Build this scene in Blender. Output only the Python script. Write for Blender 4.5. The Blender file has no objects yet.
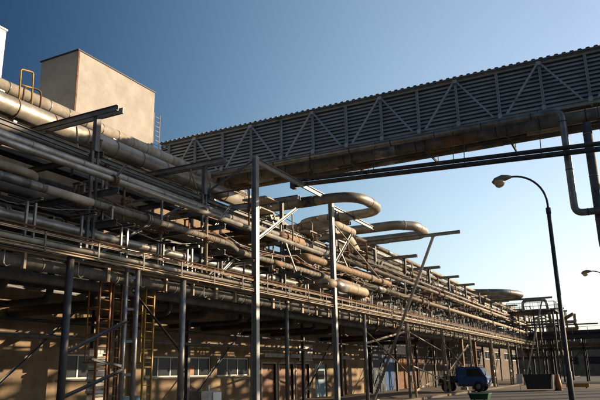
import bpy, math, random
from mathutils import Vector, Matrix
R = random.Random(11)
rad = math.radians
SC = bpy.context.scene
COL = SC.collection

# ------------------------------------------------------------------ camera
cd = bpy.data.cameras.new('camera')
cam = bpy.data.objects.new('camera', cd); COL.objects.link(cam)
yaw, pitch, roll = rad(27), rad(15.2), rad(-1.2)
F = Vector((-math.sin(yaw)*math.cos(pitch), math.cos(yaw)*math.cos(pitch), math.sin(pitch)))
R0 = Vector((math.cos(yaw), math.sin(yaw), 0)); U0 = R0.cross(F)
RR = R0*math.cos(roll)+U0*math.sin(roll); UU = -R0*math.sin(roll)+U0*math.cos(roll)
cam.matrix_world = Matrix(((RR.x, UU.x, -F.x, 0), (RR.y, UU.y, -F.y, 0), (RR.z, UU.z, -F.z, 1.7), (0, 0, 0, 1)))
cd.sensor_fit = 'HORIZONTAL'; cd.sensor_width = 36; cd.lens = 36*642/600
cd.clip_start = 0.1; cd.clip_end = 3000
SC.camera = cam

# ------------------------------------------------------------------ sky, sun, exposure
SUN = Vector((2.86, 2.54, 1.0)).normalized()
W = bpy.data.worlds.new('World'); SC.world = W; W.use_nodes = True
nt = W.node_tree; nt.nodes.clear()
sky = nt.nodes.new('ShaderNodeTexSky'); sky.sky_type = 'NISHITA'; sky.sun_disc = False
sky.sun_elevation = math.asin(SUN.z); sky.sun_rotation = math.atan2(SUN.x, SUN.y)
sky.air_density = 1.0; sky.dust_density = 1.6; sky.ozone_density = 1.6; sky.altitude = 200
# clear air brightens smoothly towards the sun and a thin pale haze lies along the horizon, all the way round
def mth(op, a, b=None, c=None):
    n = nt.nodes.new('ShaderNodeMath'); n.operation = op
    for i, v in enumerate((a, b, c)):
        if v is None: continue
        if isinstance(v, (int, float)): n.inputs[i].default_value = v
        else: nt.links.new(v, n.inputs[i])
    return n.outputs[0]
wtc = nt.nodes.new('ShaderNodeTexCoord')
nrm = nt.nodes.new('ShaderNodeVectorMath'); nrm.operation = 'NORMALIZE'; nt.links.new(wtc.outputs['Generated'], nrm.inputs[0])
dt = nt.nodes.new('ShaderNodeVectorMath'); dt.operation = 'DOT_PRODUCT'; dt.inputs[1].default_value = tuple(SUN); nt.links.new(nrm.outputs[0], dt.inputs[0])
cs = mth('MINIMUM', mth('MAXIMUM', dt.outputs['Value'], -0.12), 0.66)
c2 = mth('MULTIPLY', cs, cs)
cmb = nt.nodes.new('ShaderNodeCombineXYZ')
for i, (k0, k1, k2) in enumerate(((-1.10, 6.0, -5.05), (-.68, 4.5, -3.9), (-.46, 3.35, -2.8))):
    nt.links.new(mth('EXPONENT', mth('ADD', mth('MULTIPLY_ADD', cs, k1, k0), mth('MULTIPLY', c2, k2))), cmb.inputs[i])
mxs = nt.nodes.new('ShaderNodeVectorMath'); mxs.operation = 'MULTIPLY'; nt.links.new(sky.outputs[0], mxs.inputs[0]); nt.links.new(cmb.outputs[0], mxs.inputs[1])
sep = nt.nodes.new('ShaderNodeSeparateXYZ'); nt.links.new(nrm.outputs[0], sep.inputs[0])
hz = mth('MULTIPLY', mth('EXPONENT', mth('MULTIPLY', mth('MAXIMUM', sep.outputs[2], 0.0), -9.0)), .8)
hb = mth('EXPONENT', mth('MULTIPLY', mth('SUBTRACT', cs, .6), 1.1))
hcol = nt.nodes.new('ShaderNodeVectorMath'); hcol.operation = 'SCALE'; hcol.inputs[0].default_value = (5.5, 6.1, 6.6); nt.links.new(hb, hcol.inputs[3])
hm = nt.nodes.new('ShaderNodeMix'); hm.data_type = 'VECTOR'; nt.links.new(hz, hm.inputs[0]); nt.links.new(mxs.outputs[0], hm.inputs[4]); nt.links.new(hcol.outputs[0], hm.inputs[5])
mns = nt.nodes.new('ShaderNodeVectorMath'); mns.operation = 'MINIMUM'; mns.inputs[1].default_value = (8.2, 8.3, 8.4)
nt.links.new(hm.outputs[1], mns.inputs[0])
bg = nt.nodes.new('ShaderNodeBackground'); bg.inputs[1].default_value = 0.072
wo = nt.nodes.new('ShaderNodeOutputWorld')
nt.links.new(mns.outputs[0], bg.inputs[0]); nt.links.new(bg.outputs[0], wo.inputs[0])
sl = bpy.data.lights.new('sun', 'SUN'); sl.energy = 5.0; sl.angle = rad(0.5); sl.color = (1, 0.78, 0.53)
so = bpy.data.objects.new('sun', sl); COL.objects.link(so)
so.rotation_euler = SUN.to_track_quat('Z', 'Y').to_euler()
SC.view_settings.view_transform = 'Standard'; SC.view_settings.look = 'None'
SC.view_settings.gamma = 1; SC.view_settings.exposure = 0.95
SC.cycles.max_bounces = 4

# ------------------------------------------------------------------ materials
FULL = ('white_paint', 'sign_board', 'silver_steel', 'blue_paint')
def mat(name, c1, c2=None, rough=.6, metal=0.0, scale=2.0, bump=.15, stretch=(1, 1, 1), streak=None, spec=.4):
    m = bpy.data.materials.new(name); m.use_nodes = True
    n = m.node_tree.nodes; l = m.node_tree.links
    b = n['Principled BSDF']
    c2 = c2 or tuple(v*.6 for v in c1)
    if name not in FULL: c1 = tuple(v*.74 for v in c1); c2 = tuple(v*.66 for v in c2)
    tc = n.new('ShaderNodeTexCoord'); mp = n.new('ShaderNodeMapping'); mp.inputs['Scale'].default_value = stretch
    l.new(tc.outputs['Object'], mp.inputs[0])
    n1 = n.new('ShaderNodeTexNoise'); n1.inputs['Scale'].default_value = scale; n1.inputs['Detail'].default_value = 7
    n1.inputs['Roughness'].default_value = .65
    l.new(mp.outputs[0], n1.inputs['Vector'])
    rp = n.new('ShaderNodeValToRGB'); rp.color_ramp.elements[0].position = .35; rp.color_ramp.elements[1].position = .68
    rp.color_ramp.elements[0].color = (*c2, 1); rp.color_ramp.elements[1].color = (*c1, 1)
    l.new(n1.outputs[0], rp.inputs[0]); col = rp.outputs[0]
    if streak:
        mp2 = n.new('ShaderNodeMapping'); mp2.inputs['Scale'].default_value = streak[1]
        l.new(tc.outputs['Object'], mp2.inputs[0])
        n2 = n.new('ShaderNodeTexNoise'); n2.inputs['Scale'].default_value = 1.0; n2.inputs['Detail'].default_value = 5
        l.new(mp2.outputs[0], n2.inputs['Vector'])
        r2 = n.new('ShaderNodeValToRGB'); r2.color_ramp.elements[0].position = streak[2]; r2.color_ramp.elements[1].position = streak[2]+.14
        r2.color_ramp.elements[0].color = (0, 0, 0, 1); r2.color_ramp.elements[1].color = (1, 1, 1, 1)
        l.new(n2.outputs[0], r2.inputs[0])
        mx = n.new('ShaderNodeMixRGB'); mx.inputs[2].default_value = (*streak[0], 1)
        l.new(r2.outputs[0], mx.inputs[0]); l.new(col, mx.inputs[1]); col = mx.outputs[0]
    l.new(col, b.inputs['Base Color'])
    b.inputs['Roughness'].default_value = rough; b.inputs['Metallic'].default_value = metal
    b.inputs['Specular IOR Level'].default_value = spec
    if bump:
        n3 = n.new('ShaderNodeTexNoise'); n3.inputs['Scale'].default_value = scale*6; n3.inputs['Detail'].default_value = 4
        l.new(mp.outputs[0], n3.inputs['Vector'])
        bp = n.new('ShaderNodeBump'); bp.inputs['Strength'].default_value = bump; bp.inputs['Distance'].default_value = .03
        l.new(n3.outputs[0], bp.inputs['Height']); l.new(bp.outputs[0], b.inputs['Normal'])
    return m
RUST = (.16, .07, .03)
M = dict(
 galv=mat('galvanised_steel', (.38, .38, .365), (.19, .19, .18), .4, .5, 3, streak=(RUST, (1.2, 1.2, .6), .66)),
 paint=mat('grey_painted_steel', (.17, .175, .17), (.095, .10, .10), .55, .1, 3, streak=(RUST, (1, 1, .7), .62)),
 bridge=mat('blue_grey_steel', (.58, .62, .64), (.44, .48, .51), .6, .1, 3, streak=((.10, .07, .05), (.7, .7, .7), .66)),
 siding=mat('siding_sheet', (.66, .69, .69), (.46, .49, .50), .55, .1, 2, stretch=(.4, 1, 2), streak=((.11, .08, .06), (.5, .5, .9), .68)),
 grime=mat('grimy_pipe_wrap', (.26, .24, .205), (.13, .12, .10), .75, 0, 2.5, streak=((.30, .25, .2), (.6, 1, 1), .68)),
 loop=mat('patched_pipe_wrap', (.50, .45, .37), (.24, .215, .175), .45, .35, 1.1, bump=.3, streak=((.22, .12, .06), (1.3, 1.3, 1.3), .62)),
 silver=mat('silver_steel', (.36, .36, .34), (.22, .22, .21), .42, .4, 3, streak=(RUST, (1.2, 1.2, .5), .68)),
 darkwall=mat('dark_brown_wall', (.17, .125, .09), (.10, .075, .055), .9, 0, .8, bump=.4, streak=((.24, .18, .13), (.5, .5, .5), .62)),  # dark brown with lighter brown blotches
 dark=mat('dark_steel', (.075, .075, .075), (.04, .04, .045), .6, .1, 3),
 clad=mat('aluminium_cladding', (.50, .475, .43), (.26, .245, .21), .38, .5, 1.6, streak=((.22, .16, .10), (1.2, .35, 1.2), .66)),
 cream=mat('cream_insulation', (.66, .58, .46), (.40, .33, .25), .75, 0, 1.6, streak=((.26, .19, .12), (1.5, .5, 1.5), .64)),
 brown=mat('brown_weathered_pipe', (.36, .23, .125), (.19, .11, .06), .7, .05, 2.5, streak=((.42, .36, .28), (1, .6, 1), .66)),
 rust=mat('rusty_steel', (.30, .15, .07), (.13, .065, .035), .85, 0, 5, bump=.4),
 tan=mat('tan_paint', (.56, .46, .33), (.33, .24, .15), .65, 0, 3, streak=((.14, .08, .05), (1, 1, 1), .63)),
 orange=mat('orange_paint', (.50, .20, .04), (.30, .10, .025), .55, 0, 4),
 yellow=mat('yellow_paint', (.60, .36, .05), (.38, .20, .03), .55, 0, 5),
 plaster=mat('stained_plaster', (.44, .32, .19), (.22, .155, .09), .9, 0, .7, bump=.3, streak=((.13, .095, .07), (.9, .9, .28), .60)),
 concrete=mat('pale_render', (.54, .495, .435), (.43, .395, .34), .9, 0, .8, bump=.25, streak=((.33, .29, .235), (.8, .8, .22), .60)),
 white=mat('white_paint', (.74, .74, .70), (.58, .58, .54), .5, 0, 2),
 door=mat('brown_door', (.30, .125, .04), (.16, .06, .02), .5, 0, 3, stretch=(4, 4, .6)),
 asphalt=mat('asphalt', (.095, .08, .066), (.05, .044, .04), .9, 0, .6, bump=.5),
 earth=mat('dusty_concrete', (.22, .165, .115), (.12, .09, .065), .95, 0, .5, bump=.5),
 bluep=mat('blue_paint', (.025, .10, .25), (.015, .055, .15), .35, 0, 2, bump=.02),
 green=mat('green_paint', (.02, .13, .05), (.015, .08, .03), .5, 0, 2),
 rubber=mat('rubber', (.03, .03, .03), (.02, .02, .02), .9),
 bluegrey=mat('blue_grey_sheet', (.20, .25, .29), (.14, .18, .21), .55, .1, 2),
 pale_blue=mat('pale_blue_paint', (.35, .52, .58), (.25, .40, .48), .6, 0, 2),
 signgrey=mat('sign_board', (.7, .68, .62), (.44, .42, .38), .7, 0, 3),
 lampshade=mat('lamp_housing', (.45, .36, .22), (.30, .24, .16), .5, .1, 6),
)
g = bpy.data.materials.new('window_glass'); g.use_nodes = True
gb = g.node_tree.nodes['Principled BSDF']; gb.inputs['Base Color'].default_value = (.02, .025, .028, 1)
gb.inputs['Roughness'].default_value = .2; gb.inputs['Specular IOR Level'].default_value = .2; M['glass'] = g
g = bpy.data.materials.new('lamp_lens'); g.use_nodes = True
gb = g.node_tree.nodes['Principled BSDF']; gb.inputs['Base Color'].default_value = (.75, .55, .28, 1)
gb.inputs['Roughness'].default_value = .25; gb.inputs['Transmission Weight'].default_value = .35; M['lens'] = g

# ------------------------------------------------------------------ mesh builder
def V(*a): return Vector(a[0] if len(a) == 1 else a)
class MB:
    def __init__(s): s.v = []; s.f = []; s.sm = []
    def add(s, vs, fs, smooth=False):
        o = len(s.v); s.v += [tuple(v) for v in vs]
        for f in fs: s.f.append([i+o for i in f]); s.sm.append(smooth)
        return s
    def box(s, lo, hi):
        x0, y0, z0 = lo; x1, y1, z1 = hi
        return s.add([(x0,y0,z0),(x1,y0,z0),(x1,y1,z0),(x0,y1,z0),(x0,y0,z1),(x1,y0,z1),(x1,y1,z1),(x0,y1,z1)],
              [(0,3,2,1),(4,5,6,7),(0,1,5,4),(1,2,6,5),(2,3,7,6),(3,0,4,7)])
    def cbox(s, c, d): return s.box([c[i]-d[i]/2 for i in range(3)], [c[i]+d[i]/2 for i in range(3)])
    def prof(s, p0, p1, outline, up=(0, 0, 1)):
        p0 = V(p0); p1 = V(p1); d = (p1-p0).normalized(); up = V(up)
        if abs(d.dot(up)) > .98: up = V(1, 0, 0)
        a = d.cross(up).normalized(); b = a.cross(d)
        n = len(outline)
        vs = [p0+a*x+b*y for x, y in outline]+[p1+a*x+b*y for x, y in outline]
        fs = [(i, (i+1) % n, n+(i+1) % n, n+i) for i in range(n)]+[tuple(range(n-1, -1, -1)), tuple(range(n, 2*n))]
        return s.add(vs, fs)
    def bar(s, p0, p1, w, h=None, up=(0, 0, 1)):
        h = h or w; return s.prof(p0, p1, [(-w/2, -h/2), (w/2, -h/2), (w/2, h/2), (-w/2, h/2)], up)
    def ibeam(s, p0, p1, w, h, t=.018, up=(0, 0, 1)):
        t = max(t, .02); a = w/2; b = h/2; k = t/2
        return s.prof(p0, p1, [(-a,-b),(a,-b),(a,-b+t),(k,-b+t),(k,b-t),(a,b-t),(a,b),(-a,b),(-a,b-t),(-k,b-t),(-k,-b+t),(-a,-b+t)], up)
    def chan(s, p0, p1, w, h, t=.018, up=(0, 0, 1)):
        a = w/2; b = h/2
        return s.prof(p0, p1, [(-a,-b),(a,-b),(a,-b+t),(-a+t,-b+t),(-a+t,b-t),(a,b-t),(a,b),(-a,b)], up)
    def angle(s, p0, p1, w, t=.015, up=(0, 0, 1)):
        a = w/2
        return s.prof(p0, p1, [(-a,-a),(a,-a),(a,-a+t),(-a+t,-a+t),(-a+t,a),(-a,a)], up)
    def tube(s, pts, r, seg=14, caps=True, bend=0, bseg=6):
        pts = [V(p) for p in pts]
        if bend and len(pts) > 2:
            q = [pts[0]]
            for i in range(1, len(pts)-1):
                a = (pts[i-1]-pts[i]); b = (pts[i+1]-pts[i]); k = min(bend, a.length*.499, b.length*.499)
                a = pts[i]+a.normalized()*k; b = pts[i]+b.normalized()*k; c = pts[i]
                for j in range(bseg+1):
                    t = j/bseg; q.append(a*(1-t)**2+c*2*t*(1-t)+b*t*t)
            q.append(pts[-1]); pts = q
        rs = r if isinstance(r, (list, tuple)) else [r]*len(pts)
        n = len(pts); vs = []
        d0 = (pts[1]-pts[0]).normalized()
        up = V(0, 0, 1) if abs(d0.z) < .9 else V(1, 0, 0)
        a = d0.cross(up).normalized()
        for i, p in enumerate(pts):
            if i == 0: d = pts[1]-p
            elif i == n-1: d = p-pts[i-1]
            else: d = (p-pts[i-1]).normalized()+(pts[i+1]-p).normalized()
            d.normalize(); a = (a-d*a.dot(d)).normalized(); b = d.cross(a)
            k = 1.0
            for j in range(seg):
                t = 2*math.pi*j/seg; vs.append(p+(a*math.cos(t)+b*math.sin(t))*rs[i]*k)
        fs = []
        for i in range(n-1):
            for j in range(seg):
                j2 = (j+1) % seg; fs.append((i*seg+j, i*seg+j2, (i+1)*seg+j2, (i+1)*seg+j))
        s.add(vs, fs, True)
        if caps:
            o = len(s.v)-len(vs)
            s.f.append([o+j for j in range(seg-1, -1, -1)]); s.sm.append(False)
            s.f.append([o+(n-1)*seg+j for j in range(seg)]); s.sm.append(False)
        return s
    def build(s, name, m, parent=None, **props):
        me = bpy.data.meshes.new(name)
        off = V(parent.matrix_world.translation) if parent is not None else V(0, 0, 0)
        if parent is not None:
            off = V(parent['_o'])
        if parent is None and s.v and props.get('origin') is not None:
            off = V(props['origin'])
        me.from_pydata([(x-off.x, y-off.y, z-off.z) for x, y, z in s.v], [], s.f)
        me.polygons.foreach_set('use_smooth', s.sm)
        me.materials.append(M[m]); me.update()
        o = bpy.data.objects.new(name, me); COL.objects.link(o)
        if parent is not None: o.parent = parent; o['_o'] = tuple(off)
        else: o.location = off; o['_o'] = tuple(off)
        for k, v in props.items():
            if k != 'origin': o[k] = v
        return o
def thing(name, label, cat, loc, group=None):
    o = bpy.data.objects.new(name, None); COL.objects.link(o); o.location = loc; o['_o'] = tuple(loc)
    o.empty_display_size = .3
    o['label'] = label; o['category'] = cat
    if group: o['group'] = group
    return o
def kids(o): return [c for c in bpy.data.objects if c.parent == o]
def clone(o, loc, label, ch=None):
    def rec(a, par):
        c = a.copy(); COL.objects.link(c); c.parent = par
        for k in kids(a): rec(k, c)
        return c
    r = rec(o, None); r.location = loc; r['label'] = label; r['_o'] = tuple(loc)
    return r
def corrugated(mb, x0, x1, y, z0, z1, pitch, depth, axis='x'):
    """upright trapezoid sheet in a plane of constant y (axis x) or constant x (axis y), ribs running upward"""
    n = int((x1-x0)/pitch); vs = []; prof = []
    for i in range(n+1):
        b = x0+i*pitch
        prof += [(b, 0), (b+pitch*.35, 0), (b+pitch*.5, depth), (b+pitch*.85, depth)]
    prof = [p for p in prof if p[0] <= x1]
    for u, d in prof:
        for z in (z0, z1):
            vs.append((u, y+d, z) if axis == 'x' else (y+d, u, z))
    k = len(prof)
    mb.add(vs, [(2*i, 2*i+2, 2*i+3, 2*i+1) for i in range(k-1)])

# ------------------------------------------------------------------ ground
mb = MB(); mb.box((-900, -300, -1), (900, 1500, 0)); mb.build('ground', 'asphalt', kind='structure')
mb = MB(); mb.add([(-22, -20, .004), (-12.8, -20, .004), (-12.8, 230, .004), (-22, 230, .004)], [(0, 1, 2, 3)])
mb.build('pavement', 'earth', kind='structure')
mb = MB()
for i in range(60): mb.box((-12.8, -20+i*4, 0), (-12.62, -20+i*4+3.985, .13))
mb.build('kerb', 'earth', kind='structure')
mb = MB(); mb.add([(-12.6, 60, .004), (40, 60, .004), (40, 84, .004), (-12.6, 84, .004)], [(0, 1, 2, 3)])
mb.build('road', 'earth', kind='structure')

# ------------------------------------------------------------------ factory building behind the rack
B = thing('factory_building', 'long stained plaster factory building behind the pipe rack, with a tall rooftop block', 'building', (-22, 30, 0))
holes = []           # (y0,y1,z0,z1)
wins = [(25.85, 28.95, 3), (29.3, 31.5, 2), (32.1, 35.6, 3), (20.3, 22.6, 2)]
for a, b, n in wins: holes.append((a, b, 1.7, 2.75))
doors = [(37.2, 39.0), (39.5, 41.5), (42.0, 44.0)]
for a, b in doors: holes.append((a, b, 0, 2.42))
holes.append((45.1, 47.2, 0, 2.45))
holes.append((13.0, 15.4, 4.3, 5.0)); 
holes.sort()
mb = MB(); y = -10
def wallseg(y0, y1, z0, z1): 
    if y1-y0 > .01 and z1-z0 > .01: mb.box((-22.3, y0, z0), (-22, y1, z1))
for a, b, z0, z1 in holes:
    wallseg(y, a, 0, 9); wallseg(a, b, 0, z0); wallseg(a, b, z1, 9); y = b
wallseg(y, 56, 0, 9)
mb.box((-22.3, 56.0, 0), (-40, 55.7, 9)); mb.box((-40, -10, 8.7), (-22.3, 55.7, 9))
mb.build('wall', 'plaster', B)
MB().box((-40, -10, 9.2), (-22.05, 27.9, 12.4)).build('upper_storey', 'plaster', B)
MB().box((-40, 28.02, 9.2), (-22.1, 38, 11.4)).build('upper_storey', 'plaster', B)
MB().box((-40, 38.02, 9.2), (-22.3, 56, 10.3)).build('upper_storey', 'plaster', B)
MB().box((-40, -10.1, 12.4), (-21.95, 28.0, 12.5)).build('roof_edge', 'dark', B)
mb = MB(); mb.box((-22.02, -10, 9), (-21.9, 56.1, 9.12)); mb.build('roof_edge', 'dark', B)
for a, b, n in wins:
    fr = MB(); t = .07
    fr.box((-22.16, a, 1.7), (-22.08, b, 1.7+t)); fr.box((-22.16, a, 2.75-t), (-22.08, b, 2.75))
    for i in range(n+1):
        yy = a+(b-a-t)*i/n; fr.box((-22.155, yy, 1.7+t), (-22.085, yy+t, 2.75-t))
    w = fr.build('window', 'white', B)
    for i in range(n):
        MB().box((-22.125, a+(b-a-t)*i/n+t, 1.77), (-22.115, a+(b-a-t)*(i+1)/n, 2.68)).build('pane', 'glass', w)
    MB().box((-22.2, a-.05, 1.62), (-21.9, b+.05, 1.697)).build('sill', 'concrete', w)
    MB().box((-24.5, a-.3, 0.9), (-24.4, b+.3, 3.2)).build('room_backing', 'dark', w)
MB().box((-22.075, 29.35, 1.78), (-22.06, 29.95, 2.3)).build('red_notice', 'orange', B)
MB().box((-22.25, 13, 4.3), (-22.15, 15.4, 5)).build('louvre', 'dark', B)
for a, b in doors:
    d = MB().box((-22.2, a, .02), (-22.12, b, 2.36))
    for k in range(3): d.box((-22.12, a+.15, .15+k*.74), (-22.1, b-.15, .75+k*.74))
    dd = d.build('door', 'door', B)
    MB().box((-22.12, b-.12, 1.0), (-22.05, b-.07, 1.16)).build('handle', 'galv', dd)
    f = MB(); f.box((-22.1, a-.14, 0), (-21.95, a, 2.5)); f.box((-22.1, b, 0), (-21.95, b+.14, 2.5)); f.box((-22.1, a, 2.42), (-21.95, b, 2.54)); f.build('door_frame', 'cream', B)
d = MB().box((-22.2, 45.1, .02), (-22.12, 47.2, 2.45)); dd = d.build('door', 'pale_blue', B)
dd['label'] = 'pale blue door with dark upper band'
MB().box((-22.118, 45.4, 1.3), (-22.1, 46.9, 1.95)).build('pane', 'glass', dd)
MB().box((-22.0, 36.3, 2.85), (-21.3, 50.2, 3.0)).build('canopy', 'concrete', B)
mb = MB()
for i in range(8): mb.box((-21.3, 36.3+i*1.735, 2.81), (-21.24, 36.3+i*1.735+1.71, 3.06))
mb.build('canopy_edge', 'galv', B, kind='stuff')
# wall pilasters and conduit
for yy in (16.5, 24.6, 36.2, 50.6):
    MB().box((-22.0, yy, 0), (-21.82, yy+.35, 8.99)).build('pilaster', 'plaster', B)
MB().tube([(-21.88, 12, 3.5), (-21.88, 24.4, 3.5), (-21.7, 24.5, 3.5), (-21.7, 25.2, 3.5), (-21.88, 25.3, 3.5), (-21.88, 35.5, 3.5)], .05, 8).build('conduit', 'galv', B)
MB().tube([(-21.85, 36.0, 0), (-21.85, 36.0, 8.9)], .07, 8).build('downpipe', 'galv', B)
# rooftop block
rb = MB().box((-26.75, 21.9, 9.0), (-24, 28.0, 18.36)).build('rooftop_block', 'concrete', B)
MB().box((-26.8, 21.82, 18.362), (-23.95, 28.05, 18.42)).build('roof_trim', 'dark', rb)
MB().box((-24.0, 21.87, 9.0), (-23.97, 21.97, 18.35)).build('corner_strip', 'rust', rb)
MB().box((-23.99, 24.6, 10.2), (-23.9, 25.5, 11.0)).build('vent', 'dark', rb)
lad = MB()
for yy in (28.25, 28.8): lad.tube([(-24.2, yy, 9), (-24.2, yy, 17.2)], .03, 6)
for k in range(27): lad.tube([(-24.2, 28.25, 9.2+k*.3), (-24.2, 28.8, 9.2+k*.3)], .018, 5)
lad.build('roof_ladder', 'tan', rb)
# white ventilation housing
T = thing('ventilation_housing', 'white sheet metal housing at the top left corner, above the big pipes', 'vent housing', (-25, 16, 9))
MB().box((-26.5, 13.4, 10.2), (-24, 17.55, 17.3)).build('casing', 'white', T)
MB().box((-26.55, 13.35, 17.3), (-23.95, 17.6, 17.38)).build('cap', 'white', T)
MB().box((-26.2, 13.6, 9.0), (-24.2, 17.3, 10.19)).build('plinth', 'concrete', T)
# signboard
T = thing('signboard', 'pale square board on the wall above the brown doors', 'sign', (-21.95, 43.4, 2.7))
MB().box((-21.93, 42.35, 2.66), (-21.9, 44.5, 3.83)).build('board', 'signgrey', T)
MB().box((-21.98, 42.4, 2.7), (-21.932, 42.48, 3.8)).box((-21.98, 44.37, 2.7), (-21.932, 44.45, 3.8)).build('bracket', 'galv', T)

# sheet metal shed and far halls
T = thing('sheet_metal_shed', 'blue grey corrugated shed at the end of the long factory wall', 'shed', (-22, 58.3, 0))
mb = MB(); corrugated(mb, 56.35, 60.3, -21.95, 0, 5.0, .3, .06, 'y'); mb.build('front_sheet', 'bluegrey', T)
mb = MB(); corrugated(mb, -25, -22.0, 56.3, 0, 5.0, .3, .05, 'x'); mb.build('side_sheet', 'bluegrey', T)
MB().box((-25, 56.2, 5.0), (-21.8, 60.4, 5.12)).build('roof', 'bluegrey', T)
MB().box((-25, 56.6, 0), (-22.1, 60.3, 4.99)).build('core', 'dark', T)
MB().box((-21.86, 58.9, 1.9), (-21.8, 59.5, 2.5)).build('vent', 'dark', T)
def hall(x, y0, y1, h, d, m, label, nwin, winz, name='storage_hall', doorm='bluep'):
    T = thing(name, label, 'building', (x, (y0+y1)/2, 0))
    MB().box((x-d, y0, 0), (x, y1, h)).build('wall', m, T)
    MB().box((x-d-.2, y0-.2, h), (x+.25, y1+.2, h+.18)).build('roof', 'dark', T)
    for i in range(nwin):
        a = y0+(y1-y0)*(i+.25)/nwin; b = a+(y1-y0)/nwin*.5
        w = MB(); w.box((x, a, winz), (x+.06, b, winz+.08)); w.box((x, a, winz+1.3), (x+.06, b, winz+1.38))
        for k in range(3): w.box((x, a+(b-a-.08)*k/2, winz+.08), (x+.055, a+(b-a-.08)*k/2+.08, winz+1.3))
        w = w.build('window', 'white', T)
        MB().box((x+.003, a+.05, winz+.05), (x+.02, b-.05, winz+1.33)).build('pane', 'glass', w)
    return T
T = hall(-23, 61, 92, 9.3, 12, 'darkwall', 'stained storage hall seen between the rack posts, just past the corrugated shed', 4, 3.3)
MB().box((-23, 61, 3.55), (-22.96, 70, 4.95)).build('painted_sun_band', 'white', T)  # white panel painted in as sunlight falling on the hall wall
for a in (62.2, 66.8, 71.5):
    MB().box((-23+.003, a, 0), (-22.93, a+3.4, 3.1)).build('gate', 'bluep' if a < 64 else 'rust', T)
T = hall(-24, 96, 150, 8.5, 14, 'darkwall', 'brown plaster hall farthest along behind the pipe rack', 6, 3.6, 'far_hall')
T = thing('distant_hall', 'low grey hall far off beyond the crossing pipe bridge at the right', 'building', (10, 190, 0))
MB().box((-70, 185, 0), (60, 205, 9.5)).build('wall', 'plaster', T); MB().box((-70.5, 184.5, 9.5), (60.5, 205.5, 9.8)).build('roof', 'dark', T)
for i in range(12): MB().box((-18+i*6, 184.93, 2.8), (-14.5+i*6, 184.997, 4.6)).build('window', 'glass', T)

# ------------------------------------------------------------------ pipe rack steelwork
BENT = [1.8, 8.25, 14.7, 20.8, 27.4, 33.9, 40.4, 46.8, 53.2, 59.7, 66.2, 72.7, 79.2, 85.7, 92.2, 98.7, 105.2, 111.7]
RK = thing('pipe_rack', 'long multi-tier steel pipe rack running from the near left into the distance', 'pipe rack', (-17, 45, 0))
XF, XB = -15.0, -20.6
TIER = [5.35, 6.55, 7.6, 8.95, 10.3]
for i, yb in enumerate(BENT):
    # ladder-type double channel upper post on a single lower post
    p = MB()
    for dy in (-.12, .12): p.chan((XF, yb+dy, 5.3), (XF, yb+dy, 8.9), .09, .08, .012)
    for k in range(6): p.bar((XF, yb-.12, 5.5+k*.62), (XF, yb+.12, 5.5+k*.62), .012, .14)
    p.bar((XF, yb, 8.9), (XF, yb, 10.1), .2, .16)
    p.build('upper_post', 'paint', RK)
    MB().ibeam((XB, yb, 0), (XB, yb, 10.1), .2, .2).build('rear_post', 'paint', RK)
    for z in TIER[:-1]:
        mb = MB(); mb.ibeam((-21.4, yb+.22, z-.1), (-14.1 if z < 8 else -14.85, yb+.22, z-.1), .12, .2); mb.build('cross_beam', 'paint', RK)
    mb = MB(); mb.chan((-22, yb-.14, 10.2), (-14.0, yb-.14, 10.2), .07, .2, .012); mb.chan((-14.0, yb+.14, 10.2), (-22, yb+.14, 10.2), .07, .2, .012)
    mb.build('top_beam', 'galv', RK)
    # diagonal knee brace
    MB().angle((XF, yb, 9.0), (-17.4, yb, 10.1), .08).build('knee_brace', 'paint', RK)
    if i % 2 == 0 and i+1 < len(BENT):
        MB().angle((XF-.1, yb+.2, 5.4), (XF-.1, BENT[i+1]-.2, 8.8), .07).build('brace', 'paint', RK)
        MB().angle((XB, yb+.2, .4), (XB, BENT[i+1]-.2, 5.2), .09).build('brace', 'paint', RK)
    if i+1 < len(BENT):
        for z in (5.15, 8.75): MB().ibeam((XB, yb+.12, z), (XB, BENT[i+1]-.12, z), .1, .18).build('side_beam', 'paint', RK)
        for (xx, z) in ((XF, 8.72), (XF, 5.22), (-17.8, 6.42)): MB().chan((xx, yb+.3, z), (xx, BENT[i+1]-.3, z), .08, .16).build('side_beam', 'paint', RK)
# lower front posts
for yy, m in ((13.2, 'dark'), (18.45, 'galv'), (35.75, 'galv')):
    pt = MB().tube([(-14.15, yy, .02), (-14.15, yy, 5.1)], .11, 12).build('lower_post', m, RK)
    MB().box((-14.4, yy-.25, .004), (-13.9, yy+.25, .03)).build('base_plate', 'galv', pt)
mb = MB()
for dx in (-.12, .12): mb.tube([(-14.15+dx, 15.8+dx, .02), (-14.15+dx, 15.8+dx, 5.1)], .075, 10)
for k in range(5): mb.bar((-14.27, 15.68, .8+k), (-14.03, 15.92, .8+k), .05, .08)
mb.build('lower_post', 'galv', RK)
for yy in (27.0,): MB().tube([(-14.6, yy, .02), (-14.6, yy, 5.1)], .10, 10).build('lower_post', 'paint', RK)
# bracing between near lower posts
for a, b in (((-14.15, 13.25, 2.4), (-14.15, 15.7, 3.45)), ((-14.15, 13.2, 1.2), (-14.15, 15.6, 1.95)), ((-14.2, 14.35, 2.25), (-14.2, 15.6, 2.05)),
             ((-14.15, 15.9, 4.4), (-14.15, 18.4, 2.6))):
    MB().angle(a, b, .09).build('brace', 'dark', RK)
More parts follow.
